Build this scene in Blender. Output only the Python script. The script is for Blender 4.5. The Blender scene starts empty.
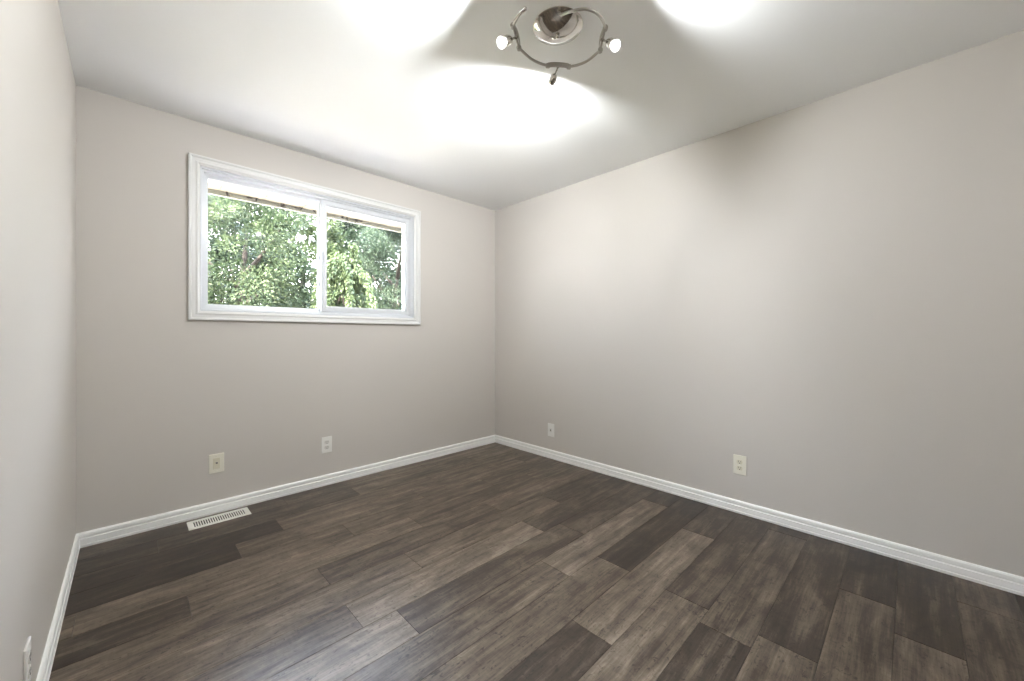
import bpy, bmesh, math, random
import numpy as np
from mathutils import Vector, Matrix

S = bpy.context.scene
C = S.collection
random.seed(7)
R = math.radians

# ------------------------------------------------------------------ camera
F_PX, CX, CY = 391.0, 512.0, 336.0
CAM_H, YAW = 1.1186, 44.34
cam_d = bpy.data.cameras.new('camera')
cam_d.sensor_width = 36.0
cam_d.lens = F_PX / 1024.0 * 36.0
cam_d.shift_y = (CY - 340.5) / 1024.0
cam_d.clip_start = 0.02
cam = bpy.data.objects.new('camera', cam_d)
C.objects.link(cam)
cam.location = (0, 0, CAM_H)
cam.rotation_euler = (R(90), 0, -R(YAW))
S.camera = cam

# ------------------------------------------------------------------ light
S.view_settings.view_transform = 'Standard'
S.view_settings.look = 'None'
S.view_settings.gamma = 1.0
S.view_settings.use_curve_mapping = False
S.view_settings.exposure = 1.14

SKY = 20.0
SUN = 70.0
BEAM = 14.0       # W, each lamp's reflector beam
SPILL = 32.0      # W, each lamp's spill around the beam
world = bpy.data.worlds.new('sky')
S.world = world
world.use_nodes = True
wn = world.node_tree.nodes
wl = world.node_tree.links
wn.clear()
wo = wn.new('ShaderNodeOutputWorld')
wb = wn.new('ShaderNodeBackground')
wc = wn.new('ShaderNodeTexCoord')
wsep = wn.new('ShaderNodeSeparateXYZ')
wr = wn.new('ShaderNodeValToRGB')
wr.color_ramp.elements[0].position = 0.0
wr.color_ramp.elements[0].color = (0.95, 0.97, 1.0, 1)
wr.color_ramp.elements[1].position = 0.9
wr.color_ramp.elements[1].color = (0.55, 0.72, 1.0, 1)
wl.new(wc.outputs['Generated'], wsep.inputs[0])
wl.new(wsep.outputs['Z'], wr.inputs[0])
wl.new(wr.outputs[0], wb.inputs['Color'])
wb.inputs['Strength'].default_value = SKY
wl.new(wb.outputs[0], wo.inputs[0])

sun_d = bpy.data.lights.new('sun', 'SUN')
sun_d.energy = SUN
sun_d.angle = R(0.6)
sun_d.color = (1.0, 0.95, 0.86)
sun = bpy.data.objects.new('sun', sun_d)
C.objects.link(sun)
sun.rotation_euler = Vector((0.75, 0.28, -0.80)).to_track_quat('-Z', 'Y').to_euler()

# ------------------------------------------------------------------ helpers
def nt(name):
    m = bpy.data.materials.new(name)
    m.use_nodes = True
    n = m.node_tree.nodes
    return m, n, m.node_tree.links, n['Principled BSDF']

def srgb(r, g, b):
    f = lambda c: (c / 255 / 12.92) if c / 255 <= 0.04045 else ((c / 255 + 0.055) / 1.055) ** 2.4
    return (f(r), f(g), f(b), 1)

def paint(name, col, rough=0.6, bump=0.0, scale=60.0, spec=0.5, mottled=0.02, metal=0.0):
    m, n, l, p = nt(name)
    p.inputs['Roughness'].default_value = rough
    p.inputs['Specular IOR Level'].default_value = spec
    p.inputs['Metallic'].default_value = metal
    tc = n.new('ShaderNodeTexCoord')
    nz = n.new('ShaderNodeTexNoise')
    nz.inputs['Scale'].default_value = scale
    nz.inputs['Detail'].default_value = 4
    l.new(tc.outputs['Object'], nz.inputs['Vector'])
    mx = n.new('ShaderNodeMix')
    mx.data_type = 'RGBA'
    mx.inputs[6].default_value = tuple(c * (1 - mottled) for c in col[:3]) + (1,)
    mx.inputs[7].default_value = tuple(min(1, c * (1 + mottled)) for c in col[:3]) + (1,)
    l.new(nz.outputs['Fac'], mx.inputs[0])
    l.new(mx.outputs[2], p.inputs['Base Color'])
    if bump:
        b = n.new('ShaderNodeBump')
        b.inputs['Strength'].default_value = bump
        b.inputs['Distance'].default_value = 0.001
        l.new(nz.outputs['Fac'], b.inputs['Height'])
        l.new(b.outputs[0], p.inputs['Normal'])
    return m

def link(name, me, mat, parent=None, smooth=False):
    o = bpy.data.objects.new(name, me)
    C.objects.link(o)
    if mat:
        me.materials.append(mat)
    if parent:
        o.parent = parent
    if smooth:
        for p in me.polygons:
            p.use_smooth = True
    return o

def from_bm(name, bm, mat, parent=None, smooth=False):
    bmesh.ops.recalc_face_normals(bm, faces=bm.faces)
    me = bpy.data.meshes.new(name)
    bm.to_mesh(me)
    bm.free()
    return link(name, me, mat, parent, smooth)

def box(bm, x0, y0, z0, x1, y1, z1, bevel=0.0, seg=2):
    M = Matrix.Translation(((x0 + x1) / 2, (y0 + y1) / 2, (z0 + z1) / 2)) @ Matrix.Diagonal((abs(x1 - x0), abs(y1 - y0), abs(z1 - z0), 1))
    r = bmesh.ops.create_cube(bm, size=1, matrix=M)
    if bevel:
        es = list({e for v in r['verts'] for e in v.link_edges})
        bmesh.ops.bevel(bm, geom=es, offset=bevel, segments=seg, affect='EDGES', profile=0.5)

def lathe(bm, prof, M=Matrix.Identity(4), n=32):
    """prof: (radius, height) list, spun around local Z, then moved by M."""
    rings = []
    for r, h in prof:
        if r < 1e-6:
            rings.append([bm.verts.new(M @ Vector((0, 0, h)))])
        else:
            rings.append([bm.verts.new(M @ Vector((r * math.cos(2 * math.pi * i / n), r * math.sin(2 * math.pi * i / n), h))) for i in range(n)])
    for a, b in zip(rings, rings[1:]):
        for i in range(n):
            j = (i + 1) % n
            if len(a) == 1 and len(b) == 1:
                continue
            if len(a) == 1:
                bm.faces.new((a[0], b[i], b[j]))
            elif len(b) == 1:
                bm.faces.new((a[i], a[j], b[0]))
            else:
                bm.faces.new((a[i], a[j], b[j], b[i]))

def catmull(P, k=10):
    P = [Vector(p) for p in P]
    Q = [P[0] * 2 - P[1]] + P + [P[-1] * 2 - P[-2]]
    out = []
    for i in range(1, len(Q) - 2):
        a, b, c, d = Q[i - 1:i + 3]
        for j in range(k):
            t = j / k
            out.append(0.5 * (2 * b + (c - a) * t + (2 * a - 5 * b + 4 * c - d) * t * t + (3 * b - a - 3 * c + d) * t ** 3))
    out.append(P[-1])
    return out

def tube(bm, pts, rad, n=12):
    pts = [Vector(p) for p in pts]
    rad = rad if isinstance(rad, (list, tuple)) else [rad] * len(pts)
    rings = []
    up = Vector((0, 0, 1))
    for i, p in enumerate(pts):
        t = (pts[min(i + 1, len(pts) - 1)] - pts[max(i - 1, 0)]).normalized()
        a = t.cross(up)
        if a.length < 1e-3:
            a = t.cross(Vector((1, 0, 0)))
        a.normalize()
        b = a.cross(t).normalized()
        rings.append([bm.verts.new(p + rad[i] * (a * math.cos(2 * math.pi * k / n) + b * math.sin(2 * math.pi * k / n))) for k in range(n)])
    for A, B in zip(rings, rings[1:]):
        for k in range(n):
            bm.faces.new((A[k], A[(k + 1) % n], B[(k + 1) % n], B[k]))
    bm.faces.new(rings[0])
    bm.faces.new(rings[-1])

def axis_matrix(pos, d):
    """local +Z along d"""
    return Matrix.Translation(pos) @ Vector(d).to_track_quat('Z', 'Y').to_matrix().to_4x4()

def empty(name, loc, rot=(0, 0, 0)):
    o = bpy.data.objects.new(name, None)
    o.empty_display_size = 0.05
    C.objects.link(o)
    o.location = loc
    o.rotation_euler = rot
    return o

def tag(o, label, cat, group=None):
    o['label'] = label
    o['category'] = cat
    if group:
        o['group'] = group
    return o

def structure(o):
    o['kind'] = 'structure'
    return o

# ------------------------------------------------------------------ materials
M_WALL = paint('greige_wall_paint', srgb(208, 202, 195), 0.55, 0.15, 180, 0.35, 0.012)
M_CEIL = paint('white_ceiling_paint', srgb(245, 245, 244), 0.8, 0.2, 140, 0.2, 0.01)
M_TRIM = paint('white_gloss_trim_paint', srgb(250, 249, 246), 0.3, 0.0, 40, 0.5, 0.008)
M_CASING = paint('white_casing_paint', srgb(228, 227, 224), 0.35, 0.0, 40, 0.5, 0.008)
M_VINYL = paint('white_vinyl', srgb(218, 220, 223), 0.28, 0.0, 40, 0.5, 0.006)
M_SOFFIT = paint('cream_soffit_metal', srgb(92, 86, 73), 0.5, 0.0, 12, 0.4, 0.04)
M_FASCIA = paint('grey_green_fascia', srgb(104, 104, 95), 0.6, 0.0, 30, 0.3, 0.12)
M_CREAM = paint('cream_plastic', srgb(240, 236, 221), 0.35, 0.0, 40, 0.5, 0.01)
M_CREAM2 = paint('deeper_cream_plastic', srgb(228, 222, 200), 0.35, 0.0, 40, 0.5, 0.01)
M_WHITE = paint('white_plastic', srgb(240, 238, 233), 0.35, 0.0, 40, 0.5, 0.01)
M_WHITE2 = paint('soft_white_plastic', srgb(222, 219, 213), 0.35, 0.0, 40, 0.5, 0.01)
M_DARK = paint('dark_slot', srgb(84, 78, 70), 0.7)
M_REG = paint('white_enamelled_steel', srgb(240, 237, 230), 0.4, 0.0, 60, 0.5, 0.01)
M_DUCT = paint('dark_duct', srgb(58, 54, 50), 0.8)
M_CHROME = paint('polished_nickel', srgb(205, 201, 195), 0.1, 0.0, 30, 0.5, 0.01, 1.0)
M_BRUSH = paint('brushed_nickel', srgb(176, 171, 163), 0.3, 0.0, 200, 0.5, 0.03, 1.0)
M_BARK = paint('grey_brown_bark', srgb(40, 35, 30), 0.9, 0.6, 9, 0.2, 0.3)
M_GRASS = paint('dry_lawn', srgb(112, 108, 84), 0.9, 0.4, 7, 0.2, 0.25)

def emit(name, col, s):
    m, n, l, p = nt(name)
    p.inputs['Base Color'].default_value = col
    p.inputs['Emission Color'].default_value = col
    p.inputs['Emission Strength'].default_value = s
    return m
M_BULB = emit('lit_halogen_bulb', (1.0, 0.95, 0.86, 1), 40)

def glass_sheet(name, tint, refl=1.0):
    m, n, l, p = nt(name)
    n.remove(p)
    out = n['Material Output']
    tr = n.new('ShaderNodeBsdfTransparent')
    tr.inputs[0].default_value = tint
    gl = n.new('ShaderNodeBsdfGlossy')
    gl.inputs['Roughness'].default_value = 0.02
    fr = n.new('ShaderNodeFresnel')
    fr.inputs['IOR'].default_value = 1.45
    mu = n.new('ShaderNodeMath')
    mu.operation = 'MULTIPLY'
    mu.inputs[1].default_value = refl
    mx = n.new('ShaderNodeMixShader')
    l.new(fr.outputs[0], mu.inputs[0])
    l.new(mu.outputs[0], mx.inputs[0])
    l.new(tr.outputs[0], mx.inputs[1])
    l.new(gl.outputs[0], mx.inputs[2])
    l.new(mx.outputs[0], out.inputs[0])
    return m
M_GLASS = glass_sheet('window_glass', (0.95, 0.95, 0.95, 1), 0.8)
M_LENS = emit('lit_frosted_lamp_glass', (1.0, 0.98, 0.95, 1), 1.6)

def floor_material():
    m, n, l, p = nt('grey_brown_vinyl_plank')
    tc = n.new('ShaderNodeTexCoord')
    at = n.new('ShaderNodeAttribute')
    at.attribute_name = 'tone'
    sd = n.new('ShaderNodeAttribute')
    sd.attribute_name = 'seed'
    # shift the grain from plank to plank
    cmb = n.new('ShaderNodeCombineXYZ')
    ml = n.new('ShaderNodeMath'); ml.operation = 'MULTIPLY'; ml.inputs[1].default_value = 37.0
    l.new(sd.outputs['Fac'], ml.inputs[0])
    l.new(ml.outputs[0], cmb.inputs[0]); l.new(ml.outputs[0], cmb.inputs[1])
    ad = n.new('ShaderNodeVectorMath'); ad.operation = 'ADD'
    l.new(tc.outputs['Object'], ad.inputs[0]); l.new(cmb.outputs[0], ad.inputs[1])
    def noise(scale, detail, dist, rough=0.6):
        mp = n.new('ShaderNodeMapping')
        mp.inputs['Scale'].default_value = scale
        l.new(ad.outputs[0], mp.inputs[0])
        z = n.new('ShaderNodeTexNoise')
        z.inputs['Scale'].default_value = 1.0
        z.inputs['Detail'].default_value = detail
        z.inputs['Roughness'].default_value = rough
        z.inputs['Distortion'].default_value = dist
        l.new(mp.outputs[0], z.inputs['Vector'])
        return z.outputs['Fac']
    streak = noise((1.6, 26, 1), 5, 0.4)
    fine = noise((9, 150, 1), 4, 0.2)
    cloud = noise((3.5, 9, 1), 5, 1.2)
    chat = noise((70, 22, 1), 3, 0.6)
    def scaled(src, a):
        q = n.new('ShaderNodeMath'); q.operation = 'MULTIPLY_ADD'
        q.inputs[1].default_value = a; q.inputs[2].default_value = -a / 2
        l.new(src, q.inputs[0]); return q.outputs[0]
    def add(a, b):
        q = n.new('ShaderNodeMath'); q.operation = 'ADD'
        l.new(a, q.inputs[0]); l.new(b, q.inputs[1]); return q.outputs[0]
    v = add(at.outputs['Fac'], scaled(streak, 0.95))
    v = add(v, scaled(cloud, 0.95))
    v = add(v, scaled(fine, 0.55))
    v = add(v, scaled(chat, 0.22))
    fleck = noise((34, 60, 1), 2, 1.5)           # dark distressed flecks and pores
    fr = n.new('ShaderNodeMapRange')
    fr.inputs['From Min'].default_value = 0.60; fr.inputs['From Max'].default_value = 0.72
    fr.inputs['To Min'].default_value = 0.0; fr.inputs['To Max'].default_value = -0.30
    l.new(fleck, fr.inputs['Value'])
    v = add(v, fr.outputs[0])
    rp = n.new('ShaderNodeValToRGB')
    e = rp.color_ramp.elements
    e[0].position = 0.0; e[0].color = srgb(34, 24, 15)
    e[1].position = 1.0; e[1].color = srgb(160, 147, 131)
    k = e.new(0.25); k.color = srgb(60, 48, 37)
    k = e.new(0.55); k.color = srgb(104, 91, 77)
    l.new(v, rp.inputs[0])
    l.new(rp.outputs[0], p.inputs['Base Color'])
    rr = n.new('ShaderNodeMapRange')
    rr.inputs['To Min'].default_value = 0.30
    rr.inputs['To Max'].default_value = 0.44
    l.new(fine, rr.inputs['Value'])
    l.new(rr.outputs[0], p.inputs['Roughness'])
    p.inputs['Specular IOR Level'].default_value = 0.6
    b = n.new('ShaderNodeBump')
    b.inputs['Strength'].default_value = 0.25
    b.inputs['Distance'].default_value = 0.001
    l.new(fine, b.inputs['Height'])
    l.new(b.outputs[0], p.inputs['Normal'])
    return m
M_FLOOR = floor_material()

# ------------------------------------------------------------------ the room
XL, XR = -0.203, 2.760
YN, YW = -1.02, 3.078
H = 2.44
T = 0.20

# floor: rows of planks along X, each 178 mm wide, joints where the photo has them
L = 1.055
Y0, W = 0.047, 0.178
ROWS = {   # row: (a joint's x, {joint number: tone}, default tone)
    17: (0.50, {}, 0.42), 16: (0.75, {-1: 0.30, 0: 0.42, 1: 0.5}, 0.42),
    15: (0.107, {-1: 0.10, 0: 0.30, 1: 0.42, 2: 0.5}, 0.4),
    14: (0.635, {-1: 0.08, 0: 0.50, 1: 0.48}, 0.4),
    13: (0.405, {-1: 0.05, 0: 0.48, 1: 0.50, 2: 0.4}, 0.4),
    12: (0.90, {-2: 0.45, -1: 0.48, 0: 0.42, 1: 0.38}, 0.45),
    11: (0.177, {-1: 0.20, 0: 0.50, 1: 0.36, 2: 0.42}, 0.4),
    10: (1.70, {-2: 0.42, -1: 0.33, 0: 0.46}, 0.4),
    9: (1.01, {-2: 0.45, -1: 0.52, 0: 0.48, 1: 0.30}, 0.4),
    8: (0.640, {-1: 0.45, 0: 0.62, 1: 0.28}, 0.4),
    7: (0.778, {-1: 0.64, 0: 0.32, 1: 0.32}, 0.4),
    6: (1.463, {-2: 0.48, -1: 0.42, 0: 0.52, 1: 0.16}, 0.4),
    5: (1.70, {-2: 0.4, -1: 0.44, 0: 0.10}, 0.4),
    4: (1.246, {-2: 0.2, -1: 0.20, 0: 0.50, 1: 0.22}, 0.3),
    3: (1.691, {-2: 0.5, -1: 0.50, 0: 0.24, 1: 0.3}, 0.4),
    2: (1.593, {-2: 0.3, -1: 0.24, 0: 0.34, 1: 0.2}, 0.4),
    1: (1.682, {-2: 0.5, -1: 0.46, 0: 0.20, 1: 0.12}, 0.4),
    0: (2.25, {-2: 0.3, -1: 0.34, 0: 0.14}, 0.3),
    -1: (2.06, {-1: 0.44, 0: 0.16}, 0.3),
}
def build_floor():
    bm = bmesh.new()
    tl = bm.faces.layers.float.new('tone')
    sl = bm.faces.layers.float.new('seed')
    rnd = random.Random(3)
    g = 0.0006
    xa, xb, ya, yb = XL - 0.05, XR + 0.05, YN - 0.05, YW + 0.05
    for r in range(-7, 18):
        x0, tones, dflt = ROWS.get(r, (rnd.random(), {}, 0.3))
        y0, y1 = max(ya, Y0 + W * r), min(yb, Y0 + W * (r + 1))
        if y1 - y0 < 0.005:
            continue
        k = -4
        while x0 + L * k < xb:
            a, b = max(xa, x0 + L * k), min(xb, x0 + L * (k + 1))
            if b - a > 0.003:
                vs = []
                for z, q in ((-0.0012, g), (0.0, g + 0.0008)):
                    vs.append([bm.verts.new(c) for c in ((a + q, y0 + q, z), (b - q, y0 + q, z), (b - q, y1 - q, z), (a + q, y1 - q, z))])
                t = 0.06 + 0.86 * tones.get(k, dflt + rnd.uniform(-0.12, 0.12))
                s = rnd.random()
                lo, hi = vs
                fs = [bm.faces.new(hi)] + [bm.faces.new((lo[i], lo[(i + 1) % 4], hi[(i + 1) % 4], hi[i])) for i in range(4)]
                for f in fs:
                    f[tl] = t
                    f[sl] = s
            k += 1
    n0 = len(bm.faces)
    box(bm, xa, ya, -0.12, xb, yb, -0.0013)
    bm.faces.ensure_lookup_table()
    for f in bm.faces[n0:]:
        f[tl] = -0.3
    me = bpy.data.meshes.new('floor')
    bm.to_mesh(me); bm.free()
    return structure(link('floor', me, M_FLOOR))
build_floor()

bm = bmesh.new(); box(bm, XL - T, YN - T, H, XR + T, YW + T, H + 0.2)
structure(from_bm('ceiling', bm, M_CEIL))
bm = bmesh.new(); box(bm, XL - T, YN - T, -0.12, XL, YW + T, H)
structure(from_bm('wall_left', bm, M_WALL))
bm = bmesh.new(); box(bm, XR, YN - T, -0.12, XR + T, YW + T, H)
structure(from_bm('wall_right', bm, M_WALL))
bm = bmesh.new(); box(bm, XL, YN - T, -0.12, XR, YN, H)
structure(from_bm('wall_near', bm, M_WALL))
# window wall with its opening
OX0, OX1, OZ0, OZ1 = 0.300, 1.802, 1.268, 2.180
bm = bmesh.new()
box(bm, XL, YW, -0.12, OX0, YW + T, H)
box(bm, OX1, YW, -0.12, XR, YW + T, H)
box(bm, OX0, YW, -0.12, OX1, YW + T, OZ0)
box(bm, OX0, YW, OZ1, OX1, YW + T, H)
structure(from_bm('wall_far', bm, M_WALL))

# baseboards: moulded profile run along each wall
BP = [(0, 0), (0.0150, 0), (0.0170, 0.013), (0.0135, 0.0160), (0.0150, 0.019), (0.0145, 0.044), (0.0070, 0.0475), (0.0070, 0.0535),
      (0.0125, 0.0565), (0.0115, 0.070), (0.0065, 0.0765), (0, 0.0775)]
def baseboard(name, a, b, inward):
    a, b, d = Vector(a), Vector(b), Vector(inward)
    t = (b - a).normalized()
    bm = bmesh.new()
    E = []
    for p, sgn in ((a, 1), (b, -1)):
        E.append([bm.verts.new(p + d * q + t * (sgn * q) + Vector((0, 0, z))) for q, z in BP])   # mitred ends
    n = len(BP)
    for i in range(n):
        j = (i + 1) % n
        bm.faces.new((E[0][i], E[0][j], E[1][j], E[1][i]))
    bm.faces.new(E[0]); bm.faces.new(E[1])
    return structure(from_bm(name, bm, M_TRIM))
baseboard('baseboard_far', (XL, YW, 0), (XR, YW, 0), (0, -1, 0))
baseboard('baseboard_right', (XR, YW, 0), (XR, YN, 0), (-1, 0, 0))
baseboard('baseboard_left', (XL, YN, 0), (XL, YW, 0), (1, 0, 0))
baseboard('baseboard_near', (XR, YN, 0), (XL, YN, 0), (0, 1, 0))

# ------------------------------------------------------------------ window
def profile_frame(bm, rect, prof):
    """mitred picture frame on the XZ plane; prof = (offset inward from the outer edge, world y)"""
    x0, x1, z0, z1 = rect
    cs = ((x0, z0, 1, 1), (x1, z0, -1, 1), (x1, z1, -1, -1), (x0, z1, 1, -1))
    rows = [[bm.verts.new((x + sx * q, y, z + sz * q)) for q, y in prof] for x, z, sx, sz in cs]
    n = len(prof)
    for i in range(4):
        A, B = rows[i], rows[(i + 1) % 4]
        for k in range(n):
            m = (k + 1) % n
            bm.faces.new((A[k], A[m], B[m], B[k]))

win = structure(empty('window_1', (1.05, YW, 1.72)))
def wpart(name, bm, mat):
    o = from_bm(name, bm, mat, win)
    o.matrix_parent_inverse = Matrix.Translation((-1.05, -YW, -1.72))
    return o
bm = bmesh.new()
profile_frame(bm, (0.253, 1.852, 1.217, 2.230),
              [(0, YW), (0, YW - 0.019), (0.004, YW - 0.022), (0.012, YW - 0.021), (0.017, YW - 0.015), (0.034, YW - 0.013), (0.040, YW - 0.017),
               (0.046, YW - 0.017), (0.050, YW - 0.012), (0.056, YW - 0.010), (0.058, YW)])
wpart('window_casing', bm, M_CASING)
bm = bmesh.new()
fx0, fx1, fz0, fz1 = OX0 + 0.001, OX1 - 0.001, OZ0 + 0.001, OZ1 - 0.001
profile_frame(bm, (fx0, fx1, fz0, fz1),
              [(0, YW + 0.004), (0.016, YW + 0.004), (0.018, YW + 0.007), (0.018, YW + 0.018), (0.030, YW + 0.020), (0.032, YW + 0.052), (0.054, YW + 0.056), (0.056, YW + 0.085),
               (0.056, YW + 0.12), (0, YW + 0.12)])
wpart('window_frame', bm, M_VINYL)
# sliding sash on the right, in front of the fixed pane
bm = bmesh.new()
SX0, SX1, SZ0, SZ1 = 1.026, fx1 - 0.0335, fz0 + 0.0335, fz1 - 0.0335
profile_frame(bm, (SX0, SX1, SZ0, SZ1),
              [(0, YW + 0.022), (0.003, YW + 0.020), (0.030, YW + 0.020), (0.036, YW + 0.026), (0.044, YW + 0.030), (0.044, YW + 0.046), (0, YW + 0.046)])
box(bm, SX0 + 0.001, YW + 0.012, SZ0 + 0.02, SX0 + 0.010, YW + 0.021, SZ1 - 0.02, 0.002)
sash = wpart('sliding_sash', bm, M_VINYL)
bm = bmesh.new()
box(bm, SX0 + 0.040, YW + 0.034, SZ0 + 0.040, SX1 - 0.040, YW + 0.038, SZ1 - 0.040)
wpart('glass_pane', bm, M_GLASS)
bm = bmesh.new()
box(bm, fx0 + 0.052, YW + 0.090, fz0 + 0.052, SX0 + 0.04, YW + 0.094, fz1 - 0.052)
wpart('glass_pane', bm, M_GLASS)
bm = bmesh.new()
box(bm, SX0 - 0.004, YW + 0.058, fz0 + 0.05, SX0 + 0.040, YW + 0.1, fz1 - 0.05, 0.002)
wpart('meeting_rail', bm, M_VINYL)
bm = bmesh.new()
box(bm, SX0 + 0.012, YW + 0.008, 1.68, SX0 + 0.026, YW + 0.021, 1.75, 0.003)
wpart('sash_latch', bm, M_VINYL)

# ------------------------------------------------------------------ eave and ground outside
bm = bmesh.new()
for i in range(24):
    x = -2.5 + i * 0.30
    box(bm, x, YW + T, 2.258, x + 0.294, 3.80, 2.268)
box(bm, -2.5, YW + T, 2.262, 4.7, 3.80, 2.30)
structure(from_bm('eave_soffit', bm, M_SOFFIT))
bm = bmesh.new()
box(bm, -2.5, 3.80, 2.222, 4.7, 3.825, 2.42, 0.003)
box(bm, -2.5, 3.795, 2.222, 4.7, 3.80, 2.252)
structure(from_bm('eave_fascia', bm, M_FASCIA))
bm = bmesh.new()
rl = random.Random(11)
for x in (0.55, 0.72, 0.95, 1.06, 1.22, 1.47, 1.60, 2.1, 2.6):
    for k in range(3):
        M = Matrix.Translation((x + rl.uniform(-.03, .03), 3.786 + rl.uniform(-.006, .006), 2.245 + rl.uniform(-.006, .008))) @ Matrix.Rotation(rl.uniform(0, 3), 4, 'Y') @ Matrix.Diagonal((0.022, 0.009, 0.007, 1))
        bmesh.ops.create_icosphere(bm, subdivisions=1, radius=1, matrix=M)
lit = from_bm('leaf_litter', bm, M_BARK)
tag(lit, 'dark bits of leaf litter stuck along the edge of the eave', 'leaf litter')
lit['kind'] = 'stuff'
bm = bmesh.new()
GZ = -0.55
bmesh.ops.create_grid(bm, x_segments=40, y_segments=40, size=20, matrix=Matrix.Translation((4, 18, GZ)))
for v in bm.verts:
    v.co.z += 0.05 * math.sin(v.co.x * 0.7) * math.cos(v.co.y * 0.6)
structure(from_bm('lawn', bm, M_GRASS))

M_BOUNCE = paint('pale_bounce_surface', srgb(204, 194, 186), 0.85, 0.3, 8, 0.3, 0.06)
bm = bmesh.new(); box(bm, -4.0, YW + T, GZ, 8.0, 6.4, GZ + 0.08)  # added slab, out of view: bounces sunlight through the window onto the ceiling
structure(from_bm('bounce_slab', bm, M_BOUNCE))

# ------------------------------------------------------------------ trees
def leaf_material(name, c0, c1, c2):
    m, n, l, p = nt(name)
    at = n.new('ShaderNodeAttribute'); at.attribute_name = 'hue'
    rp = n.new('ShaderNodeValToRGB')
    e = rp.color_ramp.elements
    e[0].color = srgb(*c0); e[1].color = srgb(*c2)
    k = e.new(0.5); k.color = srgb(*c1)
    l.new(at.outputs['Fac'], rp.inputs[0])
    l.new(rp.outputs[0], p.inputs['Base Color'])
    p.inputs['Roughness'].default_value = 0.5
    p.inputs['Specular IOR Level'].default_value = 0.15
    tl = n.new('ShaderNodeBsdfTranslucent')
    l.new(rp.outputs[0], tl.inputs[0])
    mx = n.new('ShaderNodeMixShader')
    mx.inputs[0].default_value = 0.35
    l.new(p.outputs[0], mx.inputs[1]); l.new(tl.outputs[0], mx.inputs[2])
    l.new(mx.outputs[0], n['Material Output'].inputs[0])
    return m
LEAF_A = leaf_material('mid_green_leaves', (17, 26, 14), (40, 50, 31), (76, 84, 60))
LEAF_B = leaf_material('yellow_green_leaves', (22, 30, 15), (46, 56, 32), (74, 82, 54))
LEAF_C = leaf_material('blue_green_leaves', (14, 22, 15), (34, 44, 31), (62, 71, 55))

def leaf_mesh(name, pts, dirs, sizes, rng, hue):
    """a folded pointed leaf (two quads sharing a midrib) at every point"""
    n = len(pts)
    d = dirs / np.linalg.norm(dirs, axis=1, keepdims=True)
    r = rng.normal(size=(n, 3))
    s = np.cross(d, r); s /= np.linalg.norm(s, axis=1, keepdims=True)
    u = np.cross(s, d)
    z = sizes[:, None]
    base = pts; tip = pts + d * z
    mid = pts + d * z * 0.45
    lft = mid + s * z * 0.26 + u * z * 0.08
    rgt = mid - s * z * 0.26 + u * z * 0.08
    V = np.stack([base, lft, tip, rgt], 1).reshape(-1, 3)
    i = np.arange(n) * 4
    Fc = np.stack([np.stack([i, i + 1, i + 2], 1), np.stack([i, i + 2, i + 3], 1)], 1).reshape(-1, 3)
    me = bpy.data.meshes.new(name)
    me.from_pydata(V.tolist(), [], Fc.tolist())
    a = me.attributes.new('hue', 'FLOAT', 'FACE')
    a.data.foreach_set('value', np.repeat(np.clip(hue, 0, 1), 2).astype(np.float32))
    return me

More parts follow.
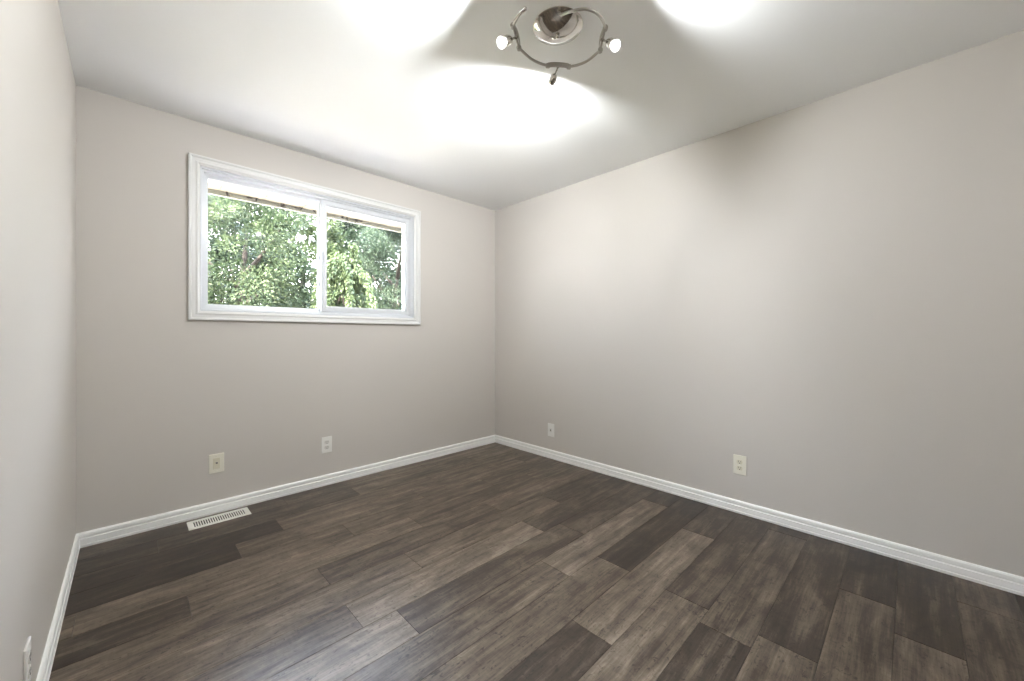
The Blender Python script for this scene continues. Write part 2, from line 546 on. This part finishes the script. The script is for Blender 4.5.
def tree(name, x, y, h, rx, z0, mat, label, seed, n_cl=150, per=110, leaf=0.13, droop=0.0, group=None):
    rng = np.random.default_rng(seed)
    root = empty(name, (x, y, GZ))
    tag(root, label, 'tree' if 'tree' in name else 'shrub', group)
    # trunk with forking boughs
    bm = bmesh.new()
    top = h * 0.72
    trunk = catmull([(0, 0, -0.05), (0.05, 0.02, top * 0.35), (-0.04, 0.05, top * 0.7), (0.03, 0, top)], 4)
    r0 = 0.035 * h * 0.7
    tube(bm, trunk, [r0 * (1 - 0.8 * i / len(trunk)) for i in range(len(trunk))], 10)
    for k in range(9):
        a = k * 2.4 + seed
        s = top * (0.25 + 0.08 * k)
        e = rx * 0.75
        P = catmull([(0, 0, s), (e * 0.5 * math.cos(a), e * 0.5 * math.sin(a), s + 0.35), (e * math.cos(a), e * math.sin(a), s + 0.8 - droop)], 4)
        tube(bm, P, [r0 * 0.4 * (1 - 0.8 * i / len(P)) for i in range(len(P))], 7)
    from_bm('trunk', bm, M_BARK, root, True)
    # crown: leaf clusters spread over and through an uneven ellipsoid
    cz = (z0 + h) / 2; rz = (h - z0) / 2
    v = rng.normal(size=(n_cl, 3)); v /= np.linalg.norm(v, axis=1, keepdims=True)
    rad = rng.uniform(0.45, 1.0, n_cl) ** 0.5 * (1 + 0.12 * np.sin(5 * v[:, 0] + seed) * np.cos(4 * v[:, 2]))
    c = v * rad[:, None] * np.array([rx, rx, rz]) + np.array([0, 0, cz])
    cs = rng.uniform(0.22, 0.46, n_cl) * (rx / 1.6) ** 0.5
    ch = rng.uniform(0.25, 0.75, n_cl)
    N = n_cl * per
    idx = np.repeat(np.arange(n_cl), per)
    w = rng.normal(size=(N, 3)); w /= np.linalg.norm(w, axis=1, keepdims=True)
    rr = rng.uniform(0, 1, N) ** 0.45
    if droop:
        P = c[idx] + w * (rr * cs[idx])[:, None] * np.array([0.45, 0.45, 0.7])
        t = rng.uniform(0, 1, N)
        out = v[idx] * np.array([1, 1, 0])
        P += out * (t * 0.45)[:, None]; P[:, 2] += 0.25 - droop * 1.1 * t ** 2
        D = out * 0.5 + np.array([0, 0, -1.0]) + 0.5 * w
        size = leaf * rng.uniform(0.7, 1.4, N)
    else:
        P = c[idx] + w * (rr * cs[idx])[:, None] * np.array([1, 1, 0.75])
        D = w + 0.5 * v[idx] + np.array([0, 0, -0.25]) + 0.4 * rng.normal(size=(N, 3))
        size = leaf * rng.uniform(0.6, 1.3, N)
    hue = ch[idx] + rng.normal(size=N) * 0.16
    link('foliage', leaf_mesh('foliage', P, D, size, rng, hue), mat, root)
    return root
G = 'trees outside the window'
tree('leafy_tree', 1.58, 9.0, 4.9, 1.15, 0.4, LEAF_A, 'mid green leafy tree filling most of the left window pane', 1, 200, 260, 0.065, group=G)
tree('leafy_tree', 3.30, 11.2, 5.3, 1.0, 0.5, LEAF_B, 'pale yellow green tree behind the bar between the two panes', 2, 170, 230, 0.075, group=G)
tree('drooping_tree', 2.84, 7.25, 3.2, 0.24, 0.4, LEAF_B, 'narrow low tree with drooping fronds seen at the left of the right pane', 3, 70, 260, 0.06, 0.6, group=G)
tree('leafy_tree', 4.85, 9.1, 4.9, 1.08, 0.3, LEAF_C, 'dark blue green tree in the right half of the right pane', 4, 240, 280, 0.06, group=G)
tree('leafy_tree', 8.4, 9.0, 5.0, 1.4, 0.4, LEAF_A, 'green tree outside furthest to the right beyond the dark one', 5, 170, 150, 0.085, group=G)
tree('leafy_tree', -1.6, 8.8, 4.9, 1.4, 0.4, LEAF_C, 'blue green tree outside furthest to the left', 6, 150, 150, 0.085, group=G)
tree('leafy_tree', 1.8, 14.9, 6.6, 2.0, 0.3, LEAF_C, 'tall dark tree standing back behind the leftmost trees', 7, 300, 260, 0.11, group=G)
tree('leafy_tree', 6.7, 14.9, 6.6, 2.0, 0.3, LEAF_C, 'tall dark tree standing back behind the right pane trees', 8, 300, 260, 0.11, group=G)

# ------------------------------------------------------------------ wall plates
def plate_base(root, w, h, mat, t=0.006):
    bm = bmesh.new()
    box(bm, -w / 2, -t, -h / 2, w / 2, 0, h / 2, 0.0022, 2)
    return from_bm('cover_plate', bm, mat, root)

def screw(root, z, mat):
    bm = bmesh.new()
    lathe(bm, [(0.0, 0.0014), (0.0022, 0.0012), (0.0034, 0.0), (0.0034, -0.002)], axis_matrix((0, -0.006, z), (0, -1, 0)), 16)
    box(bm, -0.0028, -0.0078, z - 0.0004, 0.0028, -0.0070, z + 0.0004)
    return from_bm('screw', bm, mat, root, True)

def duplex(root, mat, mat2):
    for z in (0.0195, -0.0195):
        bm = bmesh.new()
        n = 28
        ring = []
        for k in range(n):
            a = 2 * math.pi * k / n
            ring.append((0.0172 * math.cos(a), max(-0.0135, min(0.0135, 0.0172 * math.sin(a)))))
        lo = [bm.verts.new((x, -0.005, z + y)) for x, y in ring]
        hi = [bm.verts.new((x * 0.97, -0.0082, z + y * 0.97)) for x, y in ring]
        for k in range(n):
            bm.faces.new((lo[k], lo[(k + 1) % n], hi[(k + 1) % n], hi[k]))
        bm.faces.new(hi)
        rec = from_bm('receptacle', bm, mat2, root)
        bm = bmesh.new()
        box(bm, -0.0075, -0.0088, z - 0.001, -0.0055, -0.0078, z + 0.008)
        box(bm, 0.0055, -0.0088, z - 0.0005, 0.0075, -0.0078, z + 0.0075)
        lathe(bm, [(0.0, 0.0006), (0.0028, 0.0006), (0.0028, -0.001)], axis_matrix((0, -0.0082, z - 0.0075), (0, -1, 0)), 14)
        from_bm('slots', bm, M_DARK, rec)
    screw(root, 0, mat)

def plate(name, loc, rz, label, cat, group=None):
    return tag(empty(name, loc, (0, 0, rz)), label, cat, group)

# on the window wall (front faces -Y)
p = plate('cable_wall_plate', (0.392, YW, 0.314), 0, 'cream cable jack plate with dark centre pin on the wall above the floor register', 'wall plate')
plate_base(p, 0.078, 0.119, M_CREAM)
bm = bmesh.new(); box(bm, -0.0175, -0.0085, -0.034, 0.0175, -0.005, 0.034, 0.0012)
from_bm('insert', bm, M_CREAM2, p)
bm = bmesh.new()
lathe(bm, [(0.0062, 0.0), (0.0062, 0.003), (0.0048, 0.0032), (0.0048, 0.010), (0.0036, 0.010), (0.0036, 0.004), (0, 0.004)], axis_matrix((0, -0.0082, 0.004), (0, -1, 0)), 18)
j = from_bm('cable_jack', bm, M_BRUSH, p)
bm = bmesh.new()
lathe(bm, [(0.0, 0.0098), (0.0036, 0.0096), (0.0036, 0.0042)], axis_matrix((0, -0.0082, 0.004), (0, -1, 0)), 12)
from_bm('jack_socket', bm, M_DARK, j)
screw(p, 0.046, M_CREAM); screw(p, -0.046, M_CREAM)

p = plate('wall_outlet', (1.058, YW, 0.302), 0, 'white duplex outlet on the window wall, below the middle of the window', 'outlet')
plate_base(p, 0.074, 0.119, M_WHITE); duplex(p, M_WHITE, M_WHITE2)
# on the right wall (front faces -X)
p = plate('wall_outlet', (XR, 0.761, 0.304), -math.pi / 2, 'cream duplex outlet on the long right wall', 'outlet')
plate_base(p, 0.074, 0.121, M_CREAM); duplex(p, M_CREAM, M_CREAM2)
p = plate('telephone_wall_plate', (XR, 2.310, 0.258), -math.pi / 2, 'small white wall plate on the right wall near the far corner', 'wall plate')
plate_base(p, 0.074, 0.119, M_WHITE)
bm = bmesh.new(); box(bm, -0.012, -0.0095, -0.016, 0.012, -0.005, 0.016, 0.0015)
ins = from_bm('jack_insert', bm, M_WHITE2, p)
bm = bmesh.new(); box(bm, -0.006, -0.0102, -0.006, 0.006, -0.0092, 0.005)
from_bm('jack_socket', bm, M_DARK, ins)
screw(p, 0.042, M_WHITE); screw(p, -0.042, M_WHITE)
# on the left wall (front faces +X)
p = plate('wall_outlet', (XL, 1.685, 0.222), math.pi / 2, 'white duplex outlet on the left wall, seen edge on at the lower left', 'outlet')
plate_base(p, 0.074, 0.119, M_WHITE); duplex(p, M_WHITE, M_WHITE2)

# ------------------------------------------------------------------ floor register
reg = tag(empty('floor_register', (0.395, 2.968, 0.0)), 'white slotted metal floor register by the baseboard below the window', 'floor vent')
rw, rd = 0.305, 0.130
bm = bmesh.new()
ix, iy = 0.128, 0.040
for (x0, y0, x1, y1) in ((-rw / 2, -rd / 2, rw / 2, -iy), (-rw / 2, iy, rw / 2, rd / 2), (-rw / 2, -iy, -ix, iy), (ix, -iy, rw / 2, iy)):
    box(bm, x0, y0, 0.0, x1, y1, 0.0045)
outer = [e for e in bm.edges if all(abs(abs(v.co.x) - rw / 2) < 1e-5 for v in e.verts) or all(abs(abs(v.co.y) - rd / 2) < 1e-5 for v in e.verts)]
outer = [e for e in outer if all(v.co.z > 0.004 for v in e.verts)]
bmesh.ops.bevel(bm, geom=outer, offset=0.003, segments=2, affect='EDGES')
from_bm('register_frame', bm, M_REG, reg)
bm = bmesh.new()
nl = 22
for i in range(nl + 1):
    x = -ix + 2 * ix * i / nl
    box(bm, x - 0.0027, -iy - 0.001, 0.0008, x + 0.0027, iy + 0.001, 0.0042)
from_bm('louvers', bm, M_REG, reg)
bm = bmesh.new(); box(bm, -ix - 0.002, -iy - 0.002, 0.0002, ix + 0.002, iy + 0.002, 0.0007)
from_bm('damper', bm, M_DUCT, reg)
bm = bmesh.new(); box(bm, ix + 0.006, -0.008, 0.0044, ix + 0.010, 0.008, 0.0080, 0.0008)
from_bm('damper_lever', bm, M_REG, reg)

# ------------------------------------------------------------------ ceiling light
CLX, CLY = 1.306, 1.057
lamp = tag(empty('ceiling_light', (CLX, CLY, H)), 'brushed nickel spiral ceiling light with three lit spot heads', 'ceiling light')
OFF = Matrix.Translation((-CLX, -CLY, -H))
def lpart(name, bm, mat, parent=None, smooth=True):
    o = from_bm(name, bm, mat, parent or lamp, smooth)
    if parent is None:
        o.matrix_parent_inverse = OFF
    return o
bm = bmesh.new()
CR, CD = 0.104, 0.034
SR = (CR * CR + CD * CD) / (2 * CD)
lathe(bm, [(CR, 0.0), (CR + 0.002, -0.002), (CR + 0.001, -0.004)] + [(CR * k / 20, -0.004 - (math.sqrt(SR * SR - (CR * k / 20) ** 2) - (SR - CD))) for k in range(20, -1, -1)], Matrix.Translation((CLX, CLY, H)), 72)
lpart('canopy', bm, M_CHROME)
bm = bmesh.new()
lathe(bm, [(0.004, -0.036), (0.004, -0.040), (0.008, -0.041), (0.0095, -0.045), (0.0075, -0.050), (0, -0.052)], Matrix.Translation((CLX, CLY, H)), 24)
lpart('canopy_knob', bm, M_CHROME)
ZR = 2.350
A1, A2 = Vector((1.088, 1.108, ZR)), Vector((1.190, 1.175, ZR))       # ends of the three brackets along the spiral
B1, B2 = Vector((1.362, 1.160, ZR)), Vector((1.436, 1.098, ZR))
D1, D2 = Vector((1.450, 0.940, ZR)), Vector((1.360, 0.858, ZR))
bm = bmesh.new()
tube(bm, catmull([(1.064, 1.018, ZR), (1.069, 1.06, ZR), A1], 8), 0.0055, 12)
tube(bm, catmull([A1, A1.lerp(A2, .5), A2], 4), 0.0045, 12)
tube(bm, catmull([A2, (1.267, 1.183, ZR), (1.320, 1.176, ZR), B1], 8), 0.0055, 12)
tube(bm, catmull([B1, B1.lerp(B2, .5), B2], 4), 0.0045, 12)
tube(bm, catmull([B2, (1.456, 1.060, ZR), (1.464, 1.011, ZR), D1], 8), 0.0055, 12)
tube(bm, catmull([D1, D1.lerp(D2, .5), D2], 4), 0.0045, 12)
tube(bm, catmull([D2, (1.318, 0.844, ZR), (1.270, 0.842, ZR), (1.226, 0.861, ZR), (1.203, 0.905, ZR + 0.005), (1.212, 0.960, ZR + 0.03), (1.235, 0.992, H - 0.022)], 8), 0.0055, 12)
lpart('spiral_arm', bm, M_BRUSH)
# the tail of the spiral ends in a slim cap
bm = bmesh.new()
tube(bm, catmull([(1.067, 1.050, ZR), (1.064, 1.028, ZR), (1.064, 1.012, ZR)], 4), [0.0075] * 8 + [0.004], 14)
lpart('arm_end_cap', bm, M_CHROME)

def head(a, b, d, aim, beam=1.0, spill=1.0):
    mid = a.lerp(b, 0.5)
    d = Vector(d).normalized()
    t = (b - a).normalized()
    # bracket: a slim plate along the arm, a collar at each end
    bm = bmesh.new()
    for q in (a, b):
        lathe(bm, [(0, -0.009), (0.0085, -0.009), (0.0105, -0.006), (0.0105, 0.006), (0.0085, 0.009), (0, 0.009)], axis_matrix(q, t), 20)
    inw = Vector((CLX, CLY, ZR)) - mid
    inw = (inw - t * inw.dot(t)).normalized()
    bar = [a.lerp(b, k / 8) for k in range(9)]
    pl = []
    for k, q in enumerate(bar):
        off = inw * (0.010 - 0.016 * (k / 4 - 1) ** 2 * 0.4)
        pl.append([bm.verts.new(q + off + Vector((0, 0, z)) + inw * w) for z, w in ((-0.011, 0), (0.011, 0), (0.011, 0.002), (-0.011, 0.002))])
    for A, B in zip(pl, pl[1:]):
        for k in range(4):
            bm.faces.new((A[k], A[(k + 1) % 4], B[(k + 1) % 4], B[k]))
    bm.faces.new(pl[0]); bm.faces.new(pl[-1])
    lpart('bracket', bm, M_BRUSH, None, False)
    # stem and swivel
    bm = bmesh.new()
    s0 = mid
    s1 = mid + d * 0.042
    tube(bm, [s0, mid + d * 0.02, s1], 0.0042, 12)
    lathe(bm, [(0, -0.008), (0.006, -0.006), (0.0085, 0), (0.006, 0.006), (0, 0.008)], axis_matrix(s0, d), 16)
    lpart('stem', bm, M_CHROME)
    # lamp cup
    Mh = axis_matrix(s1, d)
    bm = bmesh.new()
    lathe(bm, [(0, -0.004), (0.006, -0.004), (0.011, 0.0), (0.0165, 0.010), (0.0190, 0.022), (0.0180, 0.036), (0.0150, 0.046), (0.0135, 0.046), (0.0135, 0.034), (0, 0.030)], Mh, 28)
    cup = lpart('lamp_cup', bm, M_CHROME)
    bm = bmesh.new()
    lathe(bm, [(0.0146, 0.044), (0.0165, 0.056), (0.0205, 0.066), (0.0215, 0.0675), (0.0205, 0.069), (0.0120, 0.0695), (0.0105, 0.068), (0.0105, 0.060)], Mh, 28)
    gl = lpart('glass_shade', bm, M_LENS)
    bm = bmesh.new()
    lathe(bm, [(0, 0.032), (0.0060, 0.034), (0.0075, 0.042), (0.0080, 0.058), (0.0080, 0.067), (0.0050, 0.0705), (0, 0.0715)], Mh, 18)
    bl = lpart('bulb', bm, M_BULB)
    # the light this head gives: reflector beam and wider spill
    pos = s1 + d * 0.074
    for nm, w, ang, bld, aim_dir in (('beam_light', BEAM * beam, 100, 1.0, (aim[0], aim[1], -0.14)), ('spill_light', SPILL * spill, 176, 0.45, (aim[0], aim[1], -0.5))):
        ld = bpy.data.lights.new(nm, 'SPOT')
        ld.energy = w
        ld.spot_size = R(ang)
        ld.spot_blend = bld
        ld.shadow_soft_size = 0.012
        ld.color = (0.93, 0.975, 1.0)
        lo = bpy.data.objects.new(nm, ld)
        C.objects.link(lo)
        lo.parent = lamp
        lo.matrix_parent_inverse = OFF
        lo.location = pos
        lo.rotation_euler = Vector(aim_dir).to_track_quat('-Z', 'Y').to_euler()
head(A1, A2, (-0.78, -0.02, -0.62), (-0.96, 0.26, 0.02), 0.7, 0.64)
head(B1, B2, (0.42, 0.86, -0.34), (0.42, 0.91, 0.04), 1.3, 0.84)
head(D1, D2, (-0.20, -0.68, -0.70), (0.08, -0.99, 0.04), 0.9, 0.66)
